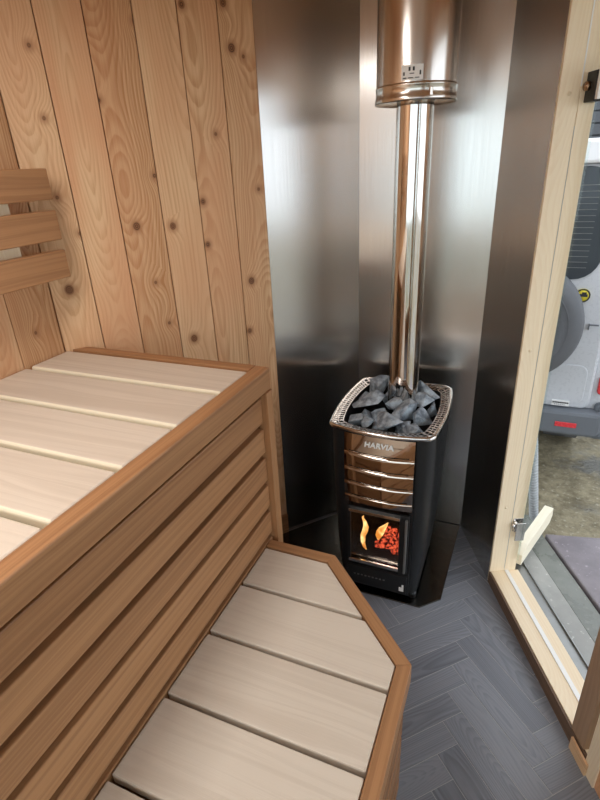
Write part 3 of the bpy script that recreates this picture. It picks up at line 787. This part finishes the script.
# pale block on the sill
bl = MB(); A_ = Vector((0.128, 1.732, 0.054)); B_ = Vector((0.248, 2.090, 0.040)); dd = (B_-A_).normalized(); sdv = dd.cross(Vector((0, 0, 1))).normalized(); upv = sdv.cross(dd)
MBk = Matrix(((dd.x, sdv.x, upv.x, A_.x), (dd.y, sdv.y, upv.y, A_.y), (dd.z, sdv.z, upv.z, A_.z), (0, 0, 0, 1)))
MBs = MBk @ Matrix.Rotation(math.radians(90), 4, 'X')
Ln = (B_-A_).length
bl.prism([(0, 0), (Ln-0.03, 0), (Ln, 0.026), (Ln-0.012, 0.068), (0.05, 0.068), (0.0, 0.046)], -0.018, 0.018, bevel=0.0015, mat=MBs)
tag(bl.build('wood_block', M['block']), 'cream wooden block with sloping ends lying across the outer door sill', 'block')
# ribbed hose
m = MB(); prof = []
z = GZ
while z < 1.25:
    prof += [(0.0165, z), (0.0165, z+0.005), (0.0220, z+0.007), (0.0220, z+0.013)]; z += 0.015
m.lathe(prof, (0, 0, 0), seg=20)
ho = tag(m.build('ribbed_hose', M['hose']), 'grey ribbed hose standing outside behind the door jamb', 'hose')
ho.location = (0.196, 2.30, 0); ho.rotation_euler = (math.radians(1.0), math.radians(-8.0), 0)

# van, rear end facing the sauna
VY = 3.0
van = thing('van', 'silver van parked outside with a spare wheel on its back', 'van', (-0.30, 4.6, GZ))
def rounded(x0, x1, z0, z1, r, n=6):
    P = []
    for cx, cz, a0 in ((x1-r, z1-r, 0), (x0+r, z1-r, 90), (x0+r, z0+r, 180), (x1-r, z0+r, 270)):
        for i in range(n+1):
            a = math.radians(a0+90*i/n); P.append((cx+r*math.cos(a), cz+r*math.sin(a)))
    return P
MV = Matrix(((1, 0, 0, 0), (0, 0, 1, 0), (0, 1, 0, 0), (0, 0, 0, 1)))     # (x, z) outline -> depth along y
def vbox(P, y0, y1, bevel=0.0, m=None):
    mm = m or MB(); return mm.prism(P, y0, y1, bevel=bevel, mat=MV)
xl, xr = -1.16, 0.56
m = vbox(rounded(xl, xr, 0.05, 1.47, 0.09), VY+0.03, VY+3.6, bevel=0.03)
m.build('body_shell', M['paint'], van)
m = vbox(rounded(xl+0.05, xr-0.03, 1.453, 1.56, 0.04), VY-0.03, VY+3.3, bevel=0.015); m.build('roof', M['roofpaint'], van)
m = vbox(rounded(xl+0.12, 0.452, 0.180, 1.452, 0.04), VY, VY+0.06, bevel=0.012); tg = m.build('tailgate', M['paint'], van)
m = vbox(rounded(-0.80, 0.372, 0.905, 1.442, 0.12), VY-0.006, VY+0.01, bevel=0.003); rw = m.build('rear_window', M['car_glass'], tg)
m = MB()
for k in range(15):
    z = 0.965+k*0.028; m.box((-0.72, VY-0.0075, z), (0.31, VY-0.006, z+0.0022))
m.build('heating_wires', M['dull_metal'], rw)
m = vbox(rounded(-0.35, 0.415, 0.205, 0.440, 0.05), VY-0.004, VY+0.003, bevel=0.004); m.build('pressed_recess', M['paint'], tg)
m = MB(); m.box((0.262, VY-0.010, 0.190), (0.352, VY-0.004, 0.222)); pl = m.build('dealer_sticker', M['white'], tg)
m = MB()
for k in range(9): m.box((0.266+k*0.0092, VY-0.0115, 0.206), (0.2735+k*0.0092, VY-0.010, 0.214))
for k in range(6): m.box((0.275+k*0.010, VY-0.0115, 0.197), (0.281+k*0.010, VY-0.010, 0.1995))
m.build('sticker_print', M['ink'], pl)
m = MB(); m.cyl((0.318, VY-0.001, 0.824), (0.318, VY-0.006, 0.824), 0.036, seg=28); ys_ = m.build('round_sticker', M['yellow'], tg); ys_['label'] = 'round yellow and black sticker'
m = MB(); m.lathe([(0.029, -0.0075), (0.036, -0.0075)], (0.318, VY, 0.824), axis='Y', seg=28).box((0.295, VY-0.0078, 0.818), (0.341, VY-0.0066, 0.832)).box((0.313, VY-0.0078, 0.832), (0.335, VY-0.0066, 0.842))
m.build('sticker_print', M['ink'], ys_)
m = MB(); m.box((0.372, VY-0.016, 0.668), (0.420, VY-0.010, 0.676), bevel=0.002).box((0.372, VY-0.016, 0.645), (0.376, VY+0.002, 0.676)); m.build('door_handle', M['bumper'], tg)
m = vbox(rounded(0.480, 0.555, 0.27, 0.38, 0.02), VY+0.012, VY+0.05, bevel=0.008); m.build('tail_lamp', M['reflector'], van)
m = vbox(rounded(xl-0.02, 0.53, 0.03, 0.178, 0.03), VY-0.06, VY+0.10, bevel=0.02); bp = m.build('bumper', M['bumper'], van)
m = vbox(rounded(0.485, 0.60, 0.0, 0.22, 0.03), VY-0.01, VY+0.6, bevel=0.02); m.build('bumper_corner', M['bumper'], van)
m = MB(); m.box((0.292, VY-0.066, 0.085), (0.402, VY-0.058, 0.113), bevel=0.002); m.build('reflector', M['reflector'], bp)
wc = Vector((0.020, VY-0.02, 0.69))
m = MB(); m.lathe([(0.165, -0.15), (0.21, -0.182), (0.26, -0.187), (0.300, -0.165), (0.316, -0.13), (0.318, -0.06), (0.30, -0.01), (0.20, 0.0)], wc, axis='Y', seg=56)
m.lathe([(0.235, -0.183), (0.240, -0.191), (0.246, -0.184)], wc, axis='Y', seg=56)
sw = m.build('spare_wheel', M['rubber'], van)
m = MB(); m.lathe([(0.0, -0.10), (0.06, -0.11), (0.08, -0.09), (0.13, -0.08), (0.155, -0.14), (0.165, -0.16), (0.172, -0.158)], wc, axis='Y', seg=48); m.build('wheel_rim', M['dull_metal'], sw)
for x in (-1.0, 0.40):
    m = MB(); c0 = Vector((x, VY+0.75, GZ+0.32)); m.cyl(c0-Vector((0.1, 0, 0)), c0+Vector((0.1, 0, 0)), 0.32, seg=40); m.build('road_wheel', M['rubber'], van)

# slatted shed across the yard
m = MB()
for k in range(22):
    m.box((-6, 8.0, GZ+k*0.135), (7, 8.03, GZ+k*0.135+0.118), bevel=0.004)
m.box((-6, 8.04, GZ), (7, 11, GZ+2.95))
m.build('shed', M['slats'])
tag(bpy.data.objects['shed'], 'dark slatted shed across the yard behind the van', 'shed')

# added light source, unseen, to brighten the room: ceiling lamp
lp = thing('added_ceiling_fill', 'added unseen flat lamp on the ceiling above the benches', 'fill_light', (-0.80, -0.05, CEIL))
m = MB(); m.box((-0.97, -0.77, CEIL-0.035), (-0.63, 0.67, CEIL-0.0005), bevel=0.004); m.build('fill_housing', M['white'], lp)
m = MB(); m.box((-0.96, -0.76, CEIL-0.040), (-0.64, 0.66, CEIL-0.0352)); m.build('fill_diffuser', M['fill_light'], lp)
